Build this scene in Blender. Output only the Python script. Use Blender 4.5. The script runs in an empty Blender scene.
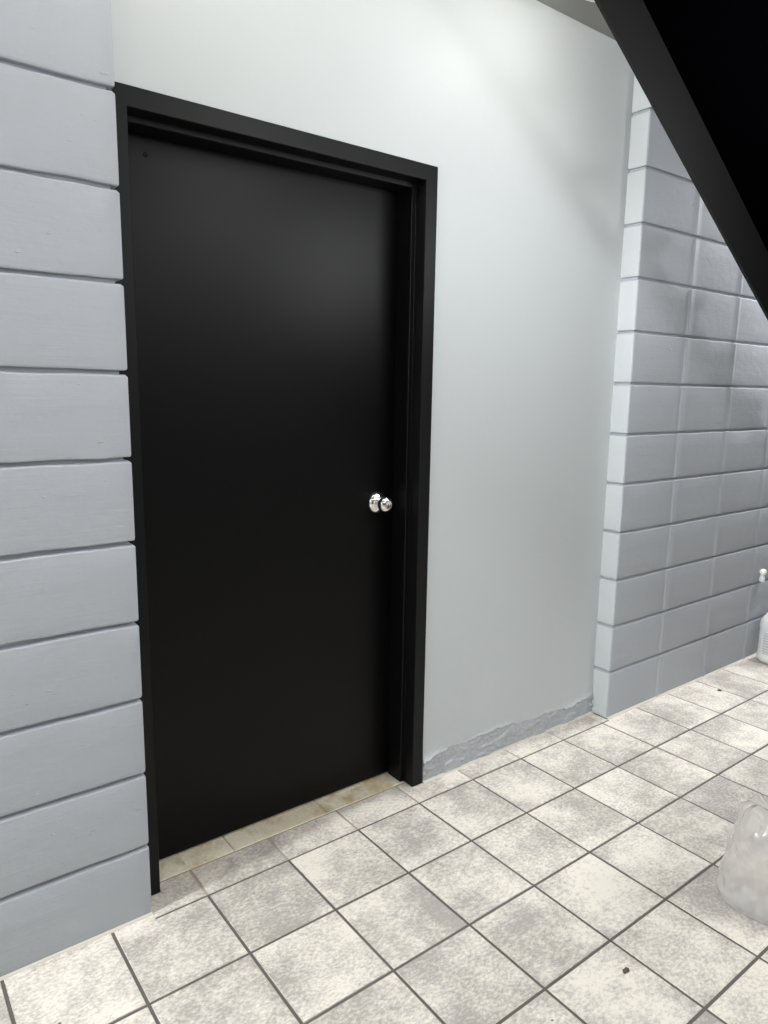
import bpy, bmesh, math, random
from mathutils import Vector, Matrix, noise
random.seed(7)
S = bpy.context.scene
C = S.collection
PI = math.pi

# ------------------------------------------------------------------ view
S.view_settings.view_transform = 'Standard'
S.view_settings.look = 'None'
S.view_settings.gamma = 1.0
S.view_settings.use_curve_mapping = False
S.view_settings.exposure = 0.0

# ------------------------------------------------------------------ helpers
def obj(name, bm, mats, parent=None, smooth=False):
    me = bpy.data.meshes.new(name)
    bmesh.ops.recalc_face_normals(bm, faces=bm.faces[:])
    bm.to_mesh(me); bm.free()
    if not isinstance(mats, (list, tuple)):
        mats = [mats]
    for m in mats:
        me.materials.append(m)
    if smooth:
        for p in me.polygons:
            p.use_smooth = True
    o = bpy.data.objects.new(name, me)
    C.objects.link(o)
    if parent:
        o.parent = parent
        o.matrix_parent_inverse = Matrix.Identity(4)
        if parent.type == 'EMPTY':
            o.location = -Vector(parent.location) if not parent.get('_local') else (0, 0, 0)
    return o

def empty(name, loc):
    o = bpy.data.objects.new(name, None)
    o.empty_display_size = 0.05
    o.location = loc
    C.objects.link(o)
    return o

def tag(o, label, cat, kind=None, group=None):
    o['label'] = label
    o['category'] = cat
    if kind:
        o['kind'] = kind
    if group:
        o['group'] = group
    return o

def add_box(bm, x0, x1, y0, y1, z0, z1, bevel=0.0, seg=2, mat=0):
    ret = bmesh.ops.create_cube(bm, size=1.0)
    vs = ret['verts']
    for v in vs:
        v.co = Vector(((x0 + x1) / 2 + v.co.x * (x1 - x0), (y0 + y1) / 2 + v.co.y * (y1 - y0), (z0 + z1) / 2 + v.co.z * (z1 - z0)))
    fs = list({f for v in vs for f in v.link_faces})
    for f in fs:
        f.material_index = mat
    if bevel > 0:
        es = list({e for v in vs for e in v.link_edges})
        r = bmesh.ops.bevel(bm, geom=es, offset=bevel, segments=seg, profile=0.5, affect='EDGES')
        for f in r['faces']:
            f.material_index = mat

def lathe(bm, prof, origin, axis, seg=40, mat=0):
    """prof: list of (distance along axis, radius)."""
    axis = Vector(axis).normalized()
    q = Vector((0, 0, 1)).rotation_difference(axis)
    rings = []
    for d, r in prof:
        ring = []
        for k in range(seg):
            a = 2 * PI * k / seg
            p = q @ Vector((r * math.cos(a), r * math.sin(a), d)) + Vector(origin)
            ring.append(bm.verts.new(p))
        rings.append(ring)
    for a, b in zip(rings, rings[1:]):
        for k in range(seg):
            f = bm.faces.new((a[k], a[(k + 1) % seg], b[(k + 1) % seg], b[k]))
            f.material_index = mat
    for ring in (rings[0], rings[-1]):
        f = bm.faces.new(ring)
        f.material_index = mat

# ------------------------------------------------------------------ materials
def new_mat(name):
    m = bpy.data.materials.new(name)
    m.use_nodes = True
    nt = m.node_tree
    b = nt.nodes['Principled BSDF']
    return m, nt, b

def N(nt, t, **kw):
    n = nt.nodes.new(t)
    for k, v in kw.items():
        if k in n.inputs.keys():
            n.inputs[k].default_value = v
        else:
            setattr(n, k, v)
    return n

def coords(nt, scale):
    tc = N(nt, 'ShaderNodeTexCoord')
    mp = N(nt, 'ShaderNodeMapping')
    mp.inputs['Scale'].default_value = scale
    nt.links.new(tc.outputs['Object'], mp.inputs['Vector'])
    return mp.outputs['Vector']

def simple(name, col, rough, metal=0.0, spec=0.5, bump=0.0, bscale=(60, 60, 60)):
    m, nt, b = new_mat(name)
    b.inputs['Base Color'].default_value = (*col, 1)
    b.inputs['Roughness'].default_value = rough
    b.inputs['Metallic'].default_value = metal
    b.inputs['Specular IOR Level'].default_value = spec
    if bump:
        n = N(nt, 'ShaderNodeTexNoise', Scale=1.0, Detail=4.0)
        nt.links.new(coords(nt, bscale), n.inputs['Vector'])
        bp = N(nt, 'ShaderNodeBump', Strength=bump, Distance=0.002)
        nt.links.new(n.outputs['Fac'], bp.inputs['Height'])
        nt.links.new(bp.outputs['Normal'], b.inputs['Normal'])
    return m

def paint(name, col, rough, stroke, lump, var=0.03):
    """emulsion paint: brush strokes along the wall, soft lumps, faint mottling"""
    m, nt, b = new_mat(name)
    L = nt.links.new
    n1 = N(nt, 'ShaderNodeTexNoise', Scale=1.0, Detail=5.0, Roughness=0.6)
    L(coords(nt, (7, 7, 170)), n1.inputs['Vector'])
    n2 = N(nt, 'ShaderNodeTexNoise', Scale=1.0, Detail=3.0)
    L(coords(nt, (24, 24, 34)), n2.inputs['Vector'])
    n4 = N(nt, 'ShaderNodeTexNoise', Scale=1.0, Detail=2.0)
    L(coords(nt, (26, 26, 60)), n4.inputs['Vector'])
    r4 = N(nt, 'ShaderNodeMapRange', clamp=True)
    r4.inputs['From Min'].default_value = 0.70
    r4.inputs['From Max'].default_value = 0.80
    L(n4.outputs['Fac'], r4.inputs['Value'])
    b1 = N(nt, 'ShaderNodeBump', Strength=stroke, Distance=0.0012)
    L(n1.outputs['Fac'], b1.inputs['Height'])
    b2 = N(nt, 'ShaderNodeBump', Strength=lump, Distance=0.006)
    L(n2.outputs['Fac'], b2.inputs['Height'])
    L(b1.outputs['Normal'], b2.inputs['Normal'])
    b3 = N(nt, 'ShaderNodeBump', Strength=min(1, stroke * 1.6), Distance=0.002)
    L(r4.outputs['Result'], b3.inputs['Height'])
    L(b2.outputs['Normal'], b3.inputs['Normal'])
    L(b3.outputs['Normal'], b.inputs['Normal'])
    n3 = N(nt, 'ShaderNodeTexNoise', Scale=1.0, Detail=3.0)
    L(coords(nt, (2.2, 2.2, 2.2)), n3.inputs['Vector'])
    mx = N(nt, 'ShaderNodeMix', data_type='RGBA')
    mx.inputs['A'].default_value = (*[c * (1 - var) for c in col], 1)
    mx.inputs['B'].default_value = (*[min(1, c * (1 + var)) for c in col], 1)
    L(n3.outputs['Fac'], mx.inputs['Factor'])
    L(mx.outputs['Result'], b.inputs['Base Color'])
    b.inputs['Roughness'].default_value = rough
    b.inputs['Specular IOR Level'].default_value = 0.4
    return m

PAINT = (0.50, 0.53, 0.54)
M_WALL = paint('smooth_wall_paint', PAINT, 0.5, 0.05, 0.12)
M_BLOCK = paint('block_paint', (0.395, 0.417, 0.450), 0.68, 0.6, 0.25)
M_RETURN = paint('pier_return_paint', PAINT, 0.5, 0.2, 0.2)
M_PEEL = paint('flaking_paint', (0.425, 0.447, 0.468), 0.6, 0.6, 1.0, 0.20)
M_BLACK = simple('black_frame_paint', (0.0036, 0.0036, 0.0040), 0.42, spec=0.20, bump=0.12, bscale=(40, 40, 40))
M_DOOR = simple('black_door_paint', (0.0008, 0.0008, 0.0010), 0.38, spec=0.17, bump=0.05, bscale=(90, 90, 90))
M_STEEL = simple('black_steel_paint', (0.0085, 0.0085, 0.0085), 0.5, spec=0.25, bump=0.06, bscale=(50, 50, 50))
M_SOFFIT = simple('shaded_black_underside', (0.0004, 0.0004, 0.0006), 0.9, spec=0.0)  # the stair's black made darker: underside shade put into the colour
M_CHROME = simple('chrome', (0.86, 0.85, 0.84), 0.08, metal=1.0)
M_CEIL = simple('ceiling_paint', (0.24, 0.245, 0.23), 0.7, bump=0.1)
M_WHITE = simple('white_plastic', (0.80, 0.80, 0.79), 0.35)
M_FITTING = simple('white_fitting', (0.85, 0.85, 0.84), 0.45)
M_CAULK = simple('cream_grout', (0.60, 0.57, 0.50), 0.8, bump=0.3, bscale=(120, 120, 120))
M_TAN = simple('tan_grout', (0.40, 0.35, 0.28), 0.9, bump=0.3, bscale=(120, 120, 120))
M_CRUMB = simple('brown_crumb', (0.11, 0.075, 0.05), 0.8, bump=0.4, bscale=(300, 300, 300))

TILE, TX0, TY0 = 0.2550, 0.2708, -0.0927

def tile_mat(name, light, dark, amount, stain=None):
    m, nt, b = new_mat(name)
    L = nt.links.new
    tc = N(nt, 'ShaderNodeTexCoord')
    # number of the tile this point lies on -> its own offset and tone
    sub = N(nt, 'ShaderNodeVectorMath', operation='SUBTRACT')
    sub.inputs[1].default_value = (TX0, TY0, 0)
    L(tc.outputs['Object'], sub.inputs[0])
    div = N(nt, 'ShaderNodeVectorMath', operation='DIVIDE')
    div.inputs[1].default_value = (TILE, TILE, 100)
    L(sub.outputs[0], div.inputs[0])
    fl = N(nt, 'ShaderNodeVectorMath', operation='FLOOR')
    L(div.outputs[0], fl.inputs[0])
    wn = N(nt, 'ShaderNodeTexWhiteNoise', noise_dimensions='3D')
    L(fl.outputs[0], wn.inputs['Vector'])
    off = N(nt, 'ShaderNodeVectorMath', operation='MULTIPLY_ADD')
    off.inputs[1].default_value = (9, 9, 9)
    L(wn.outputs['Color'], off.inputs[0])
    L(tc.outputs['Object'], off.inputs[2])
    def noise_(scale, detail, rough=0.6, stretch=None):
        n = N(nt, 'ShaderNodeTexNoise', Scale=scale, Detail=detail, Roughness=rough)
        if stretch:
            mp = N(nt, 'ShaderNodeMapping')
            mp.inputs['Scale'].default_value = stretch
            mp.inputs['Rotation'].default_value = (0, 0, 0.6)
            L(off.outputs[0], mp.inputs['Vector'])
            L(mp.outputs[0], n.inputs['Vector'])
        else:
            L(off.outputs[0], n.inputs['Vector'])
        return n.outputs['Fac']
    def rng(v, a, b_, c=0.0, d=1.0):
        r = N(nt, 'ShaderNodeMapRange', clamp=True)
        r.inputs['From Min'].default_value = a
        r.inputs['From Max'].default_value = b_
        r.inputs['To Min'].default_value = c
        r.inputs['To Max'].default_value = d
        L(v, r.inputs['Value'])
        return r.outputs['Result']
    def math_(op, a, b_):
        n = N(nt, 'ShaderNodeMath', operation=op)
        for i, v in enumerate((a, b_)):
            if isinstance(v, (int, float)):
                n.inputs[i].default_value = v
            else:
                L(v, n.inputs[i])
        return n.outputs[0]
    cloud = noise_(3.4, 2.0, 0.5)             # broad grey clouds
    grain = noise_(105.0, 5.0, 0.72, (0.8, 1.25, 1))   # fine broken speckle
    mid = noise_(17.0, 4.0, 0.6)
    t_rand = rng(wn.outputs['Value'], 0, 1, -0.20, 0.20)
    a = rng(cloud, 0.34, 0.66, -0.05, 1.05)
    a = math_('ADD', a, t_rand)
    g = rng(grain, 0.38, 0.62, -0.46, 0.46)
    md = rng(mid, 0.34, 0.66, -0.30, 0.30)
    s = math_('ADD', math_('ADD', a, g), md)
    s = rng(s, -0.10, 1.15, 0.0, amount)
    mx = N(nt, 'ShaderNodeMix', data_type='RGBA')
    mx.inputs['A'].default_value = (*light, 1)
    mx.inputs['B'].default_value = (*dark, 1)
    L(s, mx.inputs['Factor'])
    col = mx.outputs['Result']
    # small dark pits
    pits = rng(noise_(48.0, 1.0, 0.5), 0.80, 0.83)
    m2 = N(nt, 'ShaderNodeMix', data_type='RGBA')
    L(pits, m2.inputs['Factor'])
    L(col, m2.inputs['A'])
    m2.inputs['B'].default_value = (0.16, 0.14, 0.125, 1)
    col = m2.outputs['Result']
    if stain:
        sn = rng(noise_(9.0, 5.0, 0.7), 0.50, 0.68)
        m3 = N(nt, 'ShaderNodeMix', data_type='RGBA')
        L(sn, m3.inputs['Factor'])
        L(col, m3.inputs['A'])
        m3.inputs['B'].default_value = (*stain, 1)
        col = m3.outputs['Result']
    L(col, b.inputs['Base Color'])
    bp = N(nt, 'ShaderNodeBump', Strength=0.35, Distance=0.0015)
    L(grain, bp.inputs['Height'])
    bp2 = N(nt, 'ShaderNodeBump', Strength=0.25, Distance=0.004)
    L(mid, bp2.inputs['Height'])
    L(bp.outputs['Normal'], bp2.inputs['Normal'])
    L(bp2.outputs['Normal'], b.inputs['Normal'])
    L(rng(grain, 0.3, 0.7, 0.36, 0.6), b.inputs['Roughness'])
    b.inputs['Specular IOR Level'].default_value = 0.45
    return m

M_TILE = tile_mat('mottled_ceramic_tile', (0.82, 0.765, 0.675), (0.40, 0.368, 0.335), 1.0)
M_TILE_STAIN = tile_mat('stained_threshold_tile', (0.93, 0.86, 0.71), (0.74, 0.65, 0.47), 0.8, stain=(0.58, 0.44, 0.23))

def grout_mat():
    m, nt, b = new_mat('grout')
    L = nt.links.new
    n = N(nt, 'ShaderNodeTexNoise', Scale=1.0, Detail=4.0)
    L(coords(nt, (6, 6, 6)), n.inputs['Vector'])
    mx = N(nt, 'ShaderNodeMix', data_type='RGBA')
    mx.inputs['A'].default_value = (0.085, 0.075, 0.062, 1)
    mx.inputs['B'].default_value = (0.15, 0.135, 0.115, 1)
    L(n.outputs['Fac'], mx.inputs['Factor'])
    L(mx.outputs['Result'], b.inputs['Base Color'])
    b.inputs['Roughness'].default_value = 0.9
    return m
M_GROUT = grout_mat()

def bag_mat():
    m, nt, b = new_mat('clear_polythene')
    L = nt.links.new
    out = nt.nodes['Material Output']
    tr = N(nt, 'ShaderNodeBsdfTransparent')
    tl = N(nt, 'ShaderNodeBsdfTranslucent')
    tl.inputs['Color'].default_value = (1.0, 0.965, 0.93, 1)
    gl = N(nt, 'ShaderNodeBsdfGlossy')
    gl.inputs['Roughness'].default_value = 0.20
    gl.inputs['Color'].default_value = (1, 1, 1, 1)
    df = N(nt, 'ShaderNodeBsdfDiffuse')
    df.inputs['Color'].default_value = (0.95, 0.92, 0.89, 1)
    m1 = N(nt, 'ShaderNodeMixShader', Fac=0.40)
    L(tl.outputs[0], m1.inputs[1]); L(df.outputs[0], m1.inputs[2])
    m2 = N(nt, 'ShaderNodeMixShader', Fac=0.37)
    L(tr.outputs[0], m2.inputs[1]); L(m1.outputs[0], m2.inputs[2])
    fr = N(nt, 'ShaderNodeFresnel', IOR=1.45)
    m3 = N(nt, 'ShaderNodeMixShader')
    ml = N(nt, 'ShaderNodeMath', operation='MULTIPLY')
    ml.inputs[1].default_value = 0.7
    L(fr.outputs[0], ml.inputs[0])
    L(ml.outputs[0], m3.inputs['Fac'])
    vo = N(nt, 'ShaderNodeTexVoronoi', Scale=34.0, feature='F1')
    no = N(nt, 'ShaderNodeTexNoise', Scale=26.0, Detail=3.0)
    ad = N(nt, 'ShaderNodeMath', operation='ADD')
    tcb = N(nt, 'ShaderNodeTexCoord')
    L(tcb.outputs['Object'], vo.inputs['Vector']); L(tcb.outputs['Object'], no.inputs['Vector'])
    L(vo.outputs['Distance'], ad.inputs[0]); L(no.outputs['Fac'], ad.inputs[1])
    bpb = N(nt, 'ShaderNodeBump', Strength=0.7, Distance=0.009)
    L(ad.outputs[0], bpb.inputs['Height'])
    for sh in (gl, df, fr):
        L(bpb.outputs['Normal'], sh.inputs['Normal'])
    L(m2.outputs[0], m3.inputs[1]); L(gl.outputs[0], m3.inputs[2])
    L(m3.outputs[0], out.inputs['Surface'])
    return m
M_BAG = bag_mat()

def label_mat():
    """pale printed jug label: rows of small grey print"""
    m, nt, b = new_mat('jug_label')
    L = nt.links.new
    w = N(nt, 'ShaderNodeTexWave', wave_type='BANDS', bands_direction='Z', Scale=22.0, Distortion=0.0)
    L(coords(nt, (1, 1, 1)), w.inputs['Vector'])
    n = N(nt, 'ShaderNodeTexNoise', Scale=1.0, Detail=2.0)
    L(coords(nt, (60, 60, 400)), n.inputs['Vector'])
    mu = N(nt, 'ShaderNodeMath', operation='MULTIPLY')
    L(w.outputs['Fac'], mu.inputs[0]); L(n.outputs['Fac'], mu.inputs[1])
    mx = N(nt, 'ShaderNodeMix', data_type='RGBA')
    mx.inputs['A'].default_value = (0.66, 0.67, 0.68, 1)
    mx.inputs['B'].default_value = (0.25, 0.26, 0.28, 1)
    L(mu.outputs[0], mx.inputs['Factor'])
    L(mx.outputs['Result'], b.inputs['Base Color'])
    b.inputs['Roughness'].default_value = 0.5
    return m
M_LABEL = label_mat()

# ------------------------------------------------------------------ dimensions (metres)
LX, LY = 0.1225, -0.0722        # pilaster left of the door: right edge, face
PX, PY = 2.1044, -0.0806        # block pier on the right: left edge, face
COURSE = 0.2032
CEIL = 2.668
XW0, XW1, YF = -3.2, 6.2, -5.2  # rest of the room
DX0, DX1 = LX, 1.1255           # outside of the door frame
DTOP = 2.0730

# ------------------------------------------------------------------ floor
def make_floor():
    bm = bmesh.new()
    g = 0.0040                                   # half grout width
    def slab(pts, mat, z=0.0):                   # pts: counter-clockwise, axis-aligned outline
        b = 0.0014
        t = z + random.uniform(-0.0003, 0.0003)
        n = len(pts)
        top = []
        for k in range(n):
            (xp, yp), (x, y), (xn, yn) = pts[k - 1], pts[k], pts[(k + 1) % n]
            l1 = math.hypot(x - xp, y - yp); l2 = math.hypot(xn - x, yn - y)
            ox = -(y - yp) / l1 - (yn - y) / l2
            oy = (x - xp) / l1 + (xn - x) / l2
            top.append((x + b * ox, y + b * oy, t))
        T = [bm.verts.new(p) for p in top]
        Sd = [bm.verts.new((x, y, t - b)) for x, y in pts]
        Lw = [bm.verts.new((x, y, -0.006)) for x, y in pts]
        bm.faces.new(T).material_index = mat
        for k in range(n):
            j = (k + 1) % n
            bm.faces.new((Sd[k], Sd[j], T[j], T[k])).material_index = mat
            bm.faces.new((Lw[k], Lw[j], Sd[j], Sd[k])).material_index = mat
    def tile(x0, x1, y0, y1, mat, z=0.0):
        if x1 - x0 > 0.012 and y1 - y0 > 0.012:
            slab([(x0, y0), (x1, y0), (x1, y1), (x0, y1)], mat, z)
    c0 = int(math.floor((XW0 - TX0) / TILE)); c1 = int(math.ceil((XW1 - TX0) / TILE))
    rows = int(math.ceil((TY0 - YF) / TILE))
    for c in range(c0, c1):
        xa, xb = TX0 + c * TILE + g, TX0 + (c + 1) * TILE - g
        for r in range(rows):
            ya, yb = TY0 - (r + 1) * TILE + g, TY0 - r * TILE - g
            if r == 0:      # the first full row runs right up to the pilaster and the pier
                yl, yp = LY - 0.0045, PY - 0.0045
                if xb <= LX:
                    tile(xa, xb, ya, yl, 0)
                elif xa < LX:
                    slab([(xa, ya), (xb, ya), (xb, yb), (LX, yb), (LX, yl), (xa, yl)], 0)
                elif xa < PX < xb:
                    slab([(xa, ya), (xb, ya), (xb, yp), (PX, yp), (PX, yb), (xa, yb)], 0)
                elif xa >= PX:
                    tile(xa, xb, ya, yp, 0)
                else:
                    tile(xa, xb, ya, yb, 0)
            else:
                tile(xa, xb, ya, yb, 0)
        # cut row against the wall; in the doorway it runs in as far as the sill strip
        for (lo, hi, ytop) in ((LX, DX0 + 0.05, -0.0045), (DX0 + 0.05, DX1 - 0.049, 0.0345), (DX1 - 0.049, PX - 0.002, -0.0045)):
            a, b = max(xa, lo), min(xb, hi)
            tile(a, b, TY0 + g * 0.8, ytop, 0)
    # stained sill strip under the door
    xs = [DX0 + 0.049, 0.415, 0.751, DX1 - 0.049]
    for a, b in zip(xs, xs[1:]):
        tile(a + 0.0015, b - 0.0015, 0.0400, 0.30, 1, 0.0015)
    # grout bed
    add_box(bm, XW0, XW1, YF, 0.31, -0.05, -0.0022, mat=2)
    add_box(bm, LX, PX, TY0 + 0.003, 0.31, -0.05, -0.0016, mat=4)
    # cream grout edge where the floor meets the walls
    def edge(x0, x1, y, d=0.006):
        n = max(2, int((x1 - x0) / 0.03))
        prev = None
        for k in range(n + 1):
            x = x0 + (x1 - x0) * k / n
            w = d * (1 + 0.5 * noise.noise((x * 9, y * 3, 1.7)))
            cur = [bm.verts.new(p) for p in ((x, y + 0.001, 0.006), (x, y - w * 0.5, 0.004), (x, y - w, -0.001))]
            if prev:
                for i in range(2):
                    bm.faces.new((prev[i], prev[i + 1], cur[i + 1], cur[i])).material_index = 3
            prev = cur
    edge(XW0, LX, LY); edge(DX1 + 0.001, PX, 0.0, 0.012); edge(PX, XW1, PY, 0.008)
    bmesh.ops.recalc_face_normals(bm, faces=bm.faces[:])
    return obj('floor', bm, [M_TILE, M_TILE_STAIN, M_GROUT, M_CAULK, M_TAN])
tag(make_floor(), 'floor of square mottled beige and grey tiles with dark grout', 'floor', 'structure')

# ------------------------------------------------------------------ block masonry: courses swept along a wall line
def path_with_corners(pts, r=0.007, step=0.035, vj=()):
    """pts: 2-D corners; returns list of (x, y, nx, ny, inset). Normal is on the right-hand side of travel."""
    out = []
    n = len(pts)
    for i in range(n - 1):
        (xa, ya), (xb, yb) = pts[i], pts[i + 1]
        dx, dy = xb - xa, yb - ya
        Ln = math.hypot(dx, dy); dx /= Ln; dy /= Ln
        nx, ny = dy, -dx
        s0 = r if i > 0 else 0
        s1 = Ln - r if i < n - 2 else Ln
        if i > 0:   # rounded outside corner
            px, py = prevn
            cx, cy = xa + dx * r - nx * r, ya + dy * r - ny * r
            for k in range(1, 4):
                t = k / 4
                mx, my = px * (1 - t) + nx * t, py * (1 - t) + ny * t
                q = math.hypot(mx, my); mx /= q; my /= q
                out.append((cx + mx * r, cy + my * r, mx, my, None))
        ss = [s0 + (s1 - s0) * k / max(1, int((s1 - s0) / step)) for k in range(max(1, int((s1 - s0) / step)) + 1)]
        marks = []
        for j in vj:
            if j[0] == i:
                s = j[1]
                ss = [v for v in ss if abs(v - s) > 0.016]
                for d, ins in ((-0.0125, 0), (-0.0095, -0.0014), (-0.005, -0.0034), (0, -0.0041), (0.005, -0.0034), (0.0095, -0.0014), (0.0125, 0)):
                    marks.append((s + d, ins))
        allp = sorted([(s, 0) for s in ss] + marks)
        for s, ins in allp:
            out.append((xa + dx * s, ya + dy * s, nx, ny, ins))
        prevn = (nx, ny)
    return out

def block_wall(name, pts, z0, ncourse, zfirst, mats, vj=(), gap=0.005, depth=0.011, jit=0.0013, seed=0.0):
    bm = bmesh.new()
    path = path_with_corners(pts, vj=vj)
    tops = [zfirst + COURSE * k for k in range(ncourse)]
    lo = z0
    for ci, hi in enumerate(tops):
        a = lo + (gap if ci else 0)
        b = hi - gap
        prof = [(depth, a - 0.0005), (depth * 0.55, a), (0.0022, a + 0.0008), (0.0006, a + 0.003), (0.0, a + 0.007)]
        prof += [(0.0, a + (b - a) * t) for t in (0.3, 0.6)]
        prof += [(0.0, b - 0.0070), (0.0004, b - 0.0052), (0.0058, b - 0.0006), (max(0.007, depth * 0.6), b), (depth, b + 0.0005)]
        rows = []
        for (x, y, nx, ny, ins) in path:
            col = []
            for pi, (d, z) in enumerate(prof):
                dz = 0.0
                if ci and pi < 4:
                    dz = jit * noise.noise((x * 11 + seed, y * 11, ci * 7.3)) + 0.5 * jit * noise.noise((x * 43 + seed, y * 31, ci * 3.1))
                elif pi >= len(prof) - 4:
                    dz = jit * noise.noise((x * 12 + seed + 40, y * 11, ci * 5.9)) + 0.5 * jit * noise.noise((x * 47 + seed, y * 31, ci * 2.3 + 9))
                dd = min(d, 0.0062) if ins is None else d + ins
                col.append(bm.verts.new((x - nx * dd, y - ny * dd, z + dz)))
            rows.append(col)
        for p, q in zip(rows, rows[1:]):
            for i in range(len(prof) - 1):
                bm.faces.new((p[i], p[i + 1], q[i + 1], q[i]))
        lo = hi
    # the mortar behind the joints
    q = depth - 0.0008
    line = []
    for k, (x, y) in enumerate(pts):
        ns = []
        for (xa, ya), (xb, yb) in zip(pts, pts[1:]):
            if (x, y) in ((xa, ya), (xb, yb)):
                Ln = math.hypot(xb - xa, yb - ya)
                ns.append(((yb - ya) / Ln, -(xb - xa) / Ln))
        line.append((x - q * sum(n[0] for n in ns), y - q * sum(n[1] for n in ns)))
    rows = [[bm.verts.new((x, y, z)) for z in (z0, tops[-1])] for x, y in line]
    for p, q in zip(rows, rows[1:]):
        bm.faces.new((p[0], p[1], q[1], q[0]))
    # solid body
    (xs, ys) = zip(*pts)
    return obj(name, bm, mats, smooth=True)

def smooth_by_angle(o, ang=35):
    me = o.data
    bm = bmesh.new(); bm.from_mesh(me)
    for e in bm.edges:
        if len(e.link_faces) == 2 and e.calc_face_angle(0) > math.radians(ang):
            e.smooth = False
    bm.to_mesh(me); bm.free()

wl = block_wall('wall_left', [(XW0, LY), (LX, LY), (LX, 0.004)], 0.0, 13, 0.2016, M_BLOCK,
                vj=[(0, LX - XW0 - 0.403), (0, LX - XW0 - 0.806), (0, LX - XW0 - 1.21)], seed=3.0, gap=0.0046, depth=0.017, jit=0.0024)
smooth_by_angle(wl, 28)
tag(wl, 'painted pale grey block wall left of the black door', 'wall', 'structure')
wr = block_wall('wall_right', [(PX, 0.004), (PX, PY), (XW1, PY)], 0.0, 13, 0.2103, [M_BLOCK, M_RETURN],
                vj=[(1, 0.3848 + 0.4090 * k) for k in range(9)], seed=11.0, gap=0.0042, jit=0.0016)
smooth_by_angle(wr, 28)
for p in wr.data.polygons:              # the return of the pier carries the lighter paint of the smooth wall
    if p.center.x < PX + 0.003 and p.center.y > PY + 0.0035:
        p.material_index = 1
tag(wr, 'painted grey block pier right of the smooth wall', 'wall', 'structure')

# ------------------------------------------------------------------ smooth wall with the doorway
bm = bmesh.new()
TH = 0.2
add_box(bm, XW0, DX0 + 0.02, 0, TH, -0.05, 4.6)
add_box(bm, DX0 + 0.02, DX1 - 0.02, 0, TH, DTOP - 0.02, 4.6)
add_box(bm, DX1 - 0.02, XW1, 0, TH, -0.05, 4.6)
wb = obj('wall_back', bm, M_WALL)
tag(wb, 'smooth pale grey painted wall around the black door', 'wall', 'structure')

# flaking paint along the foot of the wall
def peel():
    bm = bmesh.new()
    x0, x1 = DX1 + 0.002, PX - 0.001
    nx, nz = 330, 56
    zmax = 0.150
    keys = [(1.12, 0.070), (1.138, 0.086), (1.20, 0.097), (1.26, 0.108), (1.33, 0.104), (1.413, 0.110), (1.50, 0.104), (1.56, 0.100), (1.64, 0.097), (1.72, 0.088), (1.79, 0.089), (1.90, 0.079), (1.986, 0.078), (2.05, 0.086), (2.11, 0.095)]
    def line(x):
        for (a, za), (b, zb) in zip(keys, keys[1:]):
            if a <= x <= b:
                t = (x - a) / (b - a)
                return za + (zb - za) * t - 0.006
        return 0.08
    grid = []
    for i in range(nx + 1):
        x = x0 + (x1 - x0) * i / nx
        zl = line(x) + 0.009 * noise.noise((x * 14, 0.3, 2)) + 0.006 * noise.noise((x * 45, 5.3, 2)) + 0.003 * noise.noise((x * 120, 1.3, 7))
        curl = max(0.0, 0.40 + 1.5 * noise.noise((x * 6.5, 3.3, 8.1)))
        col = []
        for j in range(nz + 1):
            z = zmax * j / nz
            rough = noise.noise((x * 38, z * 60, 4.0)) * 0.0045 + noise.noise((x * 90, z * 130, 9.0)) * 0.0026 + noise.noise((x * 16, z * 22, 1.0)) * 0.003
            t = (z - zl)
            if t >= 0:                         # intact skin above the break, lifting towards its torn lip
                lift = 0.0005 + 0.0120 * curl * math.exp(-t / 0.010)
                y = -lift - 0.0004 * noise.noise((x * 20, z * 20, 3))
                fade = max(0.0, min(1.0, (zmax - z) / 0.02))
                y = y * fade - 0.0002
            else:                              # bare, crumbled layer below
                y = -0.0012 - abs(rough) * 0.9
                second = noise.noise((x * 9, z * 30 + x * 3, 12.0))
                if second > 0.10:
                    y -= min(0.0040, (second - 0.10) * 0.06)
            col.append(bm.verts.new((x, y, z)))
        grid.append(col)
    for i in range(nx):
        for j in range(nz):
            f = bm.faces.new((grid[i][j], grid[i + 1][j], grid[i + 1][j + 1], grid[i][j + 1]))
            xm = (grid[i][j].co.x + grid[i + 1][j].co.x) / 2
            zm = (grid[i][j].co.z + grid[i][j + 1].co.z) / 2
            zl = line(xm) + 0.009 * noise.noise((xm * 14, 0.3, 2)) + 0.006 * noise.noise((xm * 45, 5.3, 2)) + 0.003 * noise.noise((xm * 120, 1.3, 7))
            f.material_index = 1 if zm < zl else 0
    o = obj('flaking_paint', bm, [M_WALL, M_PEEL], wb, smooth=True)
    o['label'] = 'blistered and flaking paint along the wall foot'
    return o
peel()

# other walls of the room, behind the camera
bm = bmesh.new()
add_box(bm, XW0, XW1, YF - 0.1, YF, -0.05, 4.6)
tag(obj('wall_front', bm, simple('dark_front_wall', (0.07, 0.07, 0.07), 0.8)), 'painted wall behind the viewer', 'wall', 'structure')
bm = bmesh.new()
add_box(bm, XW0 - 0.1, XW0, YF, TH, -0.05, 4.6)
tag(obj('wall_far_left', bm, M_WALL), 'painted end wall of the room out to the left', 'wall', 'structure')
bm = bmesh.new()
add_box(bm, XW1, XW1 + 0.1, YF, TH, -0.05, 4.6)
tag(obj('wall_far_right', bm, M_WALL), 'painted end wall of the room out to the right', 'wall', 'structure')

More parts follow.
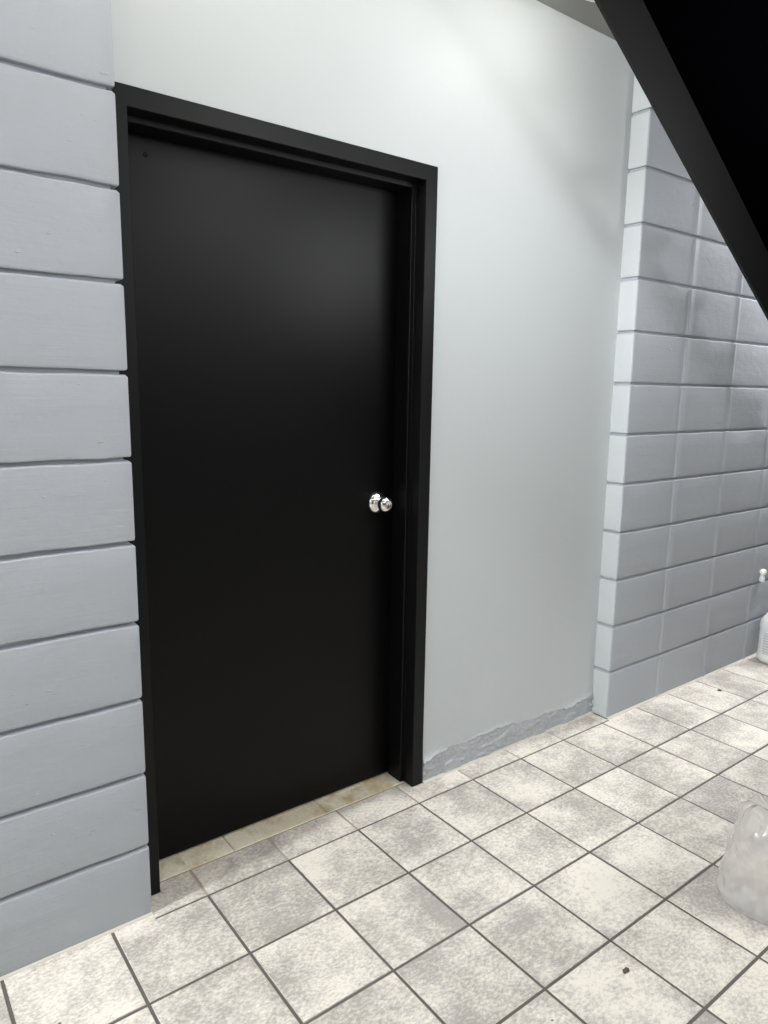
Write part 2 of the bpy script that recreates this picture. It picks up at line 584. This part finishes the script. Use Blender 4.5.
# ------------------------------------------------------------------ ceiling with the stair opening
SY0, SY1 = -0.50, -1.55         # far and near side of the stair
bm = bmesh.new()
OX0 = 0.72
add_box(bm, XW0, OX0, YF, TH, CEIL, CEIL + 0.22)
add_box(bm, OX0, XW1, SY0 + 0.05, TH, CEIL, CEIL + 0.22)
add_box(bm, OX0, XW1, YF, SY1 - 0.05, CEIL, CEIL + 0.22)
tag(obj('ceiling', bm, M_CEIL), 'grey ceiling edge above the smooth wall', 'ceiling', 'structure')
bm = bmesh.new()
add_box(bm, XW0, XW1, YF, TH, 4.6, 4.7)
tag(obj('ceiling_upper', bm, M_CEIL), 'upper floor ceiling over the stair opening', 'ceiling', 'structure')

# ------------------------------------------------------------------ door frame (trim) and door
def frame():
    bm = bmesh.new()
    #  (inwards from the outer edge, depth y)
    prof = [(0.0, 0.03), (0.0, -0.0018), (0.0018, -0.0035), (0.0452, -0.0035), (0.0468, -0.0018), (0.0468, 0.0445), (0.0475, 0.046),
            (0.0605, 0.046), (0.0622, 0.048), (0.0622, 0.1185), (0.0605, 0.1195), (0.0470, 0.1195), (0.0470, 0.175), (0.0, 0.175)]
    cols = []
    for corner in range(4):
        ring = []
        for a, y in prof:
            if corner == 0: p = (DX0 + a, y, 0.0008)
            elif corner == 1: p = (DX0 + a, y, DTOP - a)
            elif corner == 2: p = (DX1 - a, y, DTOP - a)
            else: p = (DX1 - a, y, 0.0008)
            ring.append(bm.verts.new(p))
        cols.append(ring)
    n = len(prof)
    for p, q in zip(cols, cols[1:]):
        for i in range(n):
            bm.faces.new((p[i], p[(i + 1) % n], q[(i + 1) % n], q[i]))
    bm.faces.new(cols[0]); bm.faces.new(cols[-1])
    return obj('trim_1', bm, M_BLACK)
tag(frame(), 'black painted steel frame around the door', 'door frame', 'structure')

YD = 0.1205
DL, DR, DZ0, DZ1 = DX0 + 0.0505, DX1 - 0.0505, 0.008, DTOP - 0.0505
bm = bmesh.new()
add_box(bm, DL, DR, YD, YD + 0.044, DZ0, DZ1, bevel=0.0018)
door = obj('door_1', bm, M_DOOR)
tag(door, 'closed flat black door with a chrome knob', 'door', 'structure')
KX, KZ = 0.997, 1.014
bm = bmesh.new()
lathe(bm, [(-0.001, 0.037), (0.004, 0.037), (0.0085, 0.0355), (0.0125, 0.032), (0.0150, 0.0275), (0.0165, 0.0225), (0.0170, 0.0190)], (KX, YD, KZ), (0, -1, 0))
ro = obj('rosette', bm, M_CHROME, door, smooth=True); smooth_by_angle(ro, 40)
bm = bmesh.new()
lathe(bm, [(0.012, 0.0185), (0.020, 0.0172), (0.026, 0.0178), (0.031, 0.0210), (0.036, 0.0248), (0.042, 0.0270), (0.049, 0.0275), (0.056, 0.0258), (0.061, 0.0222), (0.0640, 0.0170), (0.0650, 0.0125), (0.0642, 0.0105), (0.0640, 0.004)], (KX, YD, KZ), (0, -1, 0))
kn = obj('knob', bm, M_CHROME, door, smooth=True); smooth_by_angle(kn, 40)
bm = bmesh.new()
add_box(bm, KX - 0.0045, KX + 0.0045, YD - 0.0675, YD - 0.063, KZ - 0.0011, KZ + 0.0011, bevel=0.0006)
obj('turn_button', bm, M_CHROME, kn)
bm = bmesh.new()
lathe(bm, [(-0.001, 0.0065), (0.0010, 0.0065), (0.0016, 0.0052), (0.0016, 0.003), (0.0008, 0.002)], (0.253, YD, 1.966), (0, -1, 0), seg=20)
obj('plug', bm, M_DOOR, door, smooth=True)

# ------------------------------------------------------------------ stair (far stringer and underside seen from below)
TAN = math.tan(math.radians(33.28))
def zs(x, y):
    """underside of the far stringer"""
    return ZREF - TAN * (x - XREF)
XREF, ZREF = 1.228, 2.376
def stair():
    root = empty('staircase', (5.0, (SY0 + SY1) / 2, 0.0))
    tag(root, 'black steel staircase crossing the top right corner, seen from below', 'staircase')
    xt, xb = 0.78, XREF + ZREF / TAN            # top and floor end
    def stringer(y0, y1):
        bm = bmesh.new()
        dep = 0.315 / math.cos(math.atan(TAN))
        lo = [(xt, zs(xt, 0)), (xb, 0.004), (xb + 0.30, 0.004), (xb + 0.10, 0.30), (xt, zs(xt, 0) + dep)]
        lo[3] = (xb + 0.30, zs(xb + 0.30, 0) + dep)
        A = [bm.verts.new((x, y0, z)) for x, z in lo]
        B = [bm.verts.new((x, y1, z)) for x, z in lo]
        bm.faces.new(A); bm.faces.new(B)
        for k in range(len(lo)):
            j = (k + 1) % len(lo)
            bm.faces.new((A[k], A[j], B[j], B[k]))
        bmesh.ops.recalc_face_normals(bm, faces=bm.faces[:])
        bmesh.ops.bevel(bm, geom=bm.edges[:], offset=0.002, segments=2, affect='EDGES')
        return obj('stringer', bm, M_STEEL, root)
    stringer(SY0, SY0 + 0.012)
    stringer(SY1 - 0.012, SY1)
    # closed underside between the stringers
    BAND = 0.183                                  # height of stringer left showing below it
    bm = bmesh.new()
    x2 = xb - 0.30
    q = [(xt + 0.01, zs(xt + 0.01, 0) + BAND), (x2, zs(x2, 0) + BAND), (x2, zs(x2, 0) + BAND + 0.012), (xt + 0.01, zs(xt + 0.01, 0) + BAND + 0.012)]
    A = [bm.verts.new((x, SY0, z)) for x, z in q]; B = [bm.verts.new((x, SY1, z)) for x, z in q]
    bm.faces.new(A); bm.faces.new(B)
    for k in range(4):
        bm.faces.new((A[k], A[(k + 1) % 4], B[(k + 1) % 4], B[k]))
    o = obj('underside_panel', bm, M_SOFFIT, root); o['label'] = 'closed black underside, shade put into its colour'
    # treads above it
    n = 14
    run = 0.27; rise = run * TAN
    for k in range(n):
        bm = bmesh.new()
        x = xt + 0.20 + k * run
        z = zs(x, 0) + 0.42
        add_box(bm, x - 0.15, x + 0.15, SY1, SY0, z - 0.03, z, bevel=0.004)
        obj('tread', bm, M_STEEL, root)
    return root
stair()

# ------------------------------------------------------------------ small things
# white round fitting on the ceiling by the stair
f = empty('ceiling_fitting', (1.600, -0.226, CEIL))
tag(f, 'small round white fitting on the ceiling beside the black stair', 'ceiling fitting')
bm = bmesh.new(); lathe(bm, [(-0.001, 0.112), (0.012, 0.112), (0.018, 0.106), (0.019, 0.09)], (1.600, -0.226, CEIL), (0, 0, -1)); obj('base', bm, M_FITTING, f, smooth=True)
bm = bmesh.new(); lathe(bm, [(0.017, 0.085), (0.034, 0.080), (0.042, 0.066), (0.044, 0.03)], (1.600, -0.226, CEIL), (0, 0, -1)); obj('cover', bm, M_FITTING, f, smooth=True)

# white plastic knob on the block pier
kx, kz = 3.386, 0.470
k = empty('wall_knob', (kx, PY, kz))
tag(k, 'small white plastic knob fixed on the grey block wall above the jug', 'knob')
bm = bmesh.new()
lathe(bm, [(-0.052, 0.009), (-0.050, 0.013), (-0.040, 0.0155), (-0.026, 0.0135), (-0.016, 0.010), (-0.010, 0.010)], (kx, PY - 0.0145, kz), (0, 0, 1), seg=24)
obj('stem', bm, M_WHITE, k, smooth=True)
bm = bmesh.new()
bmesh.ops.create_uvsphere(bm, u_segments=24, v_segments=14, radius=0.0185)
for v in bm.verts:
    v.co = Vector((kx, PY - 0.0170, kz)) + v.co
obj('ball', bm, M_WHITE, k, smooth=True)

# white jug at the foot of the wall
jx, jy = 3.410, -0.185
j = empty('plastic_jug', (jx, jy, 0.0))
tag(j, 'white plastic jug on the floor against the grey block wall', 'jug')
bm = bmesh.new()
prof = [(0.0006, 0.066), (0.002, 0.072), (0.010, 0.0785), (0.022, 0.080), (0.034, 0.0795), (0.038, 0.0775), (0.042, 0.0772), (0.172, 0.0772), (0.176, 0.0775), (0.180, 0.0795), (0.196, 0.080), (0.212, 0.077), (0.235, 0.066), (0.262, 0.047), (0.280, 0.032), (0.290, 0.024), (0.312, 0.023)]
lathe(bm, prof, (jx, jy, 0), (0, 0, 1), seg=48)
obj('body', bm, M_WHITE, j, smooth=True)
bm = bmesh.new()
segs = 40
ra, rb = [], []
for q in range(segs + 1):
    a = -PI * 1.12 + PI * 1.3 * q / segs
    for L_, z in ((ra, 0.050), (rb, 0.165)):
        L_.append(bm.verts.new((jx + 0.0782 * math.cos(a), jy + 0.0782 * math.sin(a), z)))
for q in range(segs):
    bm.faces.new((ra[q], ra[q + 1], rb[q + 1], rb[q]))
o = obj('paper_label', bm, M_LABEL, j, smooth=True); o['label'] = 'pale grey printed label'
bm = bmesh.new()
lathe(bm, [(0.296, 0.027), (0.298, 0.028), (0.318, 0.028), (0.322, 0.026), (0.322, 0.01)], (jx, jy, 0), (0, 0, 1), seg=32)
obj('cap', bm, M_WHITE, j, smooth=True)
bm = bmesh.new()                               # moulded handle
pts = [Vector((jx + 0.050, jy - 0.03, 0.245)), Vector((jx + 0.085, jy - 0.05, 0.262)), Vector((jx + 0.092, jy - 0.055, 0.235)), Vector((jx + 0.076, jy - 0.045, 0.195))]
ringp = None
for i, p in enumerate(pts):
    d = (pts[min(i + 1, 3)] - pts[max(i - 1, 0)]).normalized()
    u = d.cross(Vector((0.5, -0.86, 0.1))).normalized(); w = d.cross(u)
    ring = [bm.verts.new(p + u * 0.010 * math.cos(t * PI / 5) + w * 0.010 * math.sin(t * PI / 5)) for t in range(10)]
    if ringp:
        for t in range(10):
            bm.faces.new((ringp[t], ringp[(t + 1) % 10], ring[(t + 1) % 10], ring[t]))
    ringp = ring
obj('handle', bm, M_WHITE, j, smooth=True)

# crumpled clear plastic bag
def bag():
    bm = bmesh.new()
    cx, cy, H = 1.505, -1.050, 0.285
    ax = Vector((0.414, -0.910, 0)); ay = Vector((0.910, 0.414, 0))   # across / along
    nu, nv = 150, 84
    rows = []
    for jv in range(nv + 1):
        t = jv / nv
        z = H * t
        # footprint is widest near the floor, gathered above
        w = 0.151 * (1 - 0.20 * t - 0.14 * t ** 3) * (0.93 + 0.07 * min(1, t / 0.08))
        d = 0.105 * (1 - 0.10 * t - 0.25 * t ** 4) * (0.90 + 0.10 * min(1, t / 0.08))
        row = []
        for iu in range(nu):
            a = 2 * PI * iu / nu
            ca, sa = math.cos(a), math.sin(a)
            p = Vector((cx, cy, 0)) + ax * (w * ca) + ay * (d * sa)
            nrm = (ax * ca + ay * sa).normalized()
            q = Vector((p.x * 13, p.y * 13, z * 10))
            dv = noise.voronoi(q * 0.75 + Vector((3, 1, 0)))[0]              # flat facets that meet in sharp creases
            dw = noise.voronoi(q * 1.9 + Vector((7, 2, 4)))[0]
            r1 = 1.5 * (1 - dv[0])
            r2 = 1.5 * (1 - dw[0])
            r3 = noise.noise(q * 0.6)
            off = 0.016 * (r1 - 0.8) + 0.006 * (r2 - 0.8) + 0.012 * r3
            off *= 0.35 + 0.65 * min(1, t / 0.12)
            top = 1 + 0.06 * noise.noise(Vector((ca * 2, sa * 2, 5))) - 0.05 * abs(noise.noise(Vector((ca * 7, sa * 7, 1))))
            zz = max(0.001, z * (1 + (top - 1) * t) + 0.006 * t * noise.noise(q * 1.7 + Vector((9, 9, 9))))
            if jv == 0:
                zz = 0.0008
            pp = p + nrm * off
            row.append(bm.verts.new((pp.x, pp.y, zz)))
        rows.append(row)
    for r0, r1 in zip(rows, rows[1:]):
        for i in range(nu):
            bm.faces.new((r0[i], r0[(i + 1) % nu], r1[(i + 1) % nu], r1[i]))
    bm.faces.new(rows[0])
    # crumpled top, pressed down into itself
    last = rows[-1]
    for s, dz in ((0.80, 0.012), (0.55, 0.004), (0.3, -0.01)):
        ring = []
        for i, v in enumerate(rows[-1]):
            cc = Vector((cx, cy, H + dz))
            p = cc.lerp(Vector((v.co.x, v.co.y, v.co.z + dz)), s)
            p.z += 0.018 * noise.noise(Vector((p.x * 26, p.y * 26, s * 5)))
            ring.append(bm.verts.new(p))
        for i in range(nu):
            bm.faces.new((last[i], last[(i + 1) % nu], ring[(i + 1) % nu], ring[i]))
        last = ring
    bm.faces.new(last)
    return obj('plastic_bag', bm, M_BAG, smooth=True)
b = bag()
tag(b, 'crumpled clear plastic bag standing on the tiles under the stair', 'bag')

# crumb on a tile
def crumb(x, y, r, label):
    bm = bmesh.new()
    bmesh.ops.create_icosphere(bm, subdivisions=3, radius=1.0)
    for v in bm.verts:
        n = 1 + 0.75 * noise.noise(v.co * 1.7 + Vector((x, y, 0)))
        v.co = Vector((x + v.co.x * r * 1.25 * n, y + v.co.y * r * 0.75 * n, 0.0004 + max(0, (v.co.z * n + 0.35)) * r * 0.35))
    o = obj('crumb', bm, M_CRUMB, smooth=True)
    return tag(o, label, 'debris')
crumb(0.981, -0.941, 0.0080, 'brown crumb of dirt on a tile in front of the plastic bag')
crumb(2.80, -0.215, 0.010, 'dark speck of dirt on a far tile near the block pier')

# ------------------------------------------------------------------ lights
def area(name, loc, size, energy, col, target=None, sy=None):
    l = bpy.data.lights.new(name, 'AREA')
    l.shape = 'RECTANGLE'
    l.size = size; l.size_y = sy or size
    l.energy = energy; l.color = col
    o = bpy.data.objects.new(name, l)
    o.location = loc
    if target:
        d = Vector(target) - Vector(loc)
        o.rotation_euler = d.to_track_quat('-Z', 'Y').to_euler()
    C.objects.link(o)
    return o
WARM, COOL = (1.0, 0.955, 0.885), (0.975, 0.985, 1.0)
area('standin_area', (4.30, -0.30, CEIL - 0.035), 1.4, 75, COOL, sy=0.2)  # unseen light added to brighten the right part of the block wall
def standin(loc, energy, col, r=0.12):  # point lights standing in for guessed, unseen sources
    l = bpy.data.lights.new('standin_light', 'POINT')
    l.energy = energy; l.color = col; l.shadow_soft_size = r
    o = bpy.data.objects.new('standin_light', l)
    o.location = loc
    C.objects.link(o)
standin((-2.6, -0.35, 2.50), 345, COOL)  # added for the strong sideways light from the left, source unseen
for lx, le in ((-0.2, 1.5), (0.08, 1.7), (0.36, 2.1), (0.64, 1.0), (0.92, 0.4), (1.20, 0.8), (1.46, 4.6)):     # added lights along the wall, standing in for an unseen source
    standin((lx, -0.40, 2.55), le, WARM, 0.06)
standin((0.75, -0.80, 2.45), 2.6, WARM, 0.10)  # added to top up the light on the smooth wall
standin((0.98, -1.02, 2.25), 12, COOL, 0.26)                               # added lights under the stair, brightening the wall and pier
standin((1.55, -0.95, 1.98), 22, COOL, 0.26)
for lx, le in ((1.15, 16), (1.9, 14), (2.6, 14)):                        # unseen stand-in lights out in the room, mirrored in the door
    standin((lx, -2.75, 2.32), le, COOL, 0.22)
standin((-1.0, -2.5, 2.40), 18, COOL, 0.22)  # from here on, more unseen fill added around the room
standin((3.6, -3.3, 2.45), 112, COOL, 0.25)
standin((0.6, -4.7, 2.35), 36, COOL, 0.25)
w = bpy.data.worlds.new('World'); S.world = w
w.use_nodes = True
w.node_tree.nodes['Background'].inputs['Color'].default_value = (0.6, 0.65, 0.7, 1)
w.node_tree.nodes['Background'].inputs['Strength'].default_value = 0.05

# ------------------------------------------------------------------ camera
F, YAW, PITCH, ROLL = 713.18, 0.6531, -0.1698, 0.0152
f = Vector((math.sin(YAW) * math.cos(PITCH), math.cos(YAW) * math.cos(PITCH), math.sin(PITCH)))
rt = Vector((math.cos(YAW), -math.sin(YAW), 0)); up = rt.cross(f)
rr = rt * math.cos(ROLL) + up * math.sin(ROLL)
uu = -rt * math.sin(ROLL) + up * math.cos(ROLL)
cam = bpy.data.cameras.new('Camera')
cam.sensor_fit = 'HORIZONTAL'; cam.sensor_width = 36.0
cam.lens = F * 36.0 / 768.0
cam.clip_start = 0.02
co = bpy.data.objects.new('Camera', cam)
co.matrix_world = Matrix(((rr.x, uu.x, -f.x, -0.4300), (rr.y, uu.y, -f.y, -1.7857), (rr.z, uu.z, -f.z, 1.3897), (0, 0, 0, 1)))
C.objects.link(co)
S.camera = co
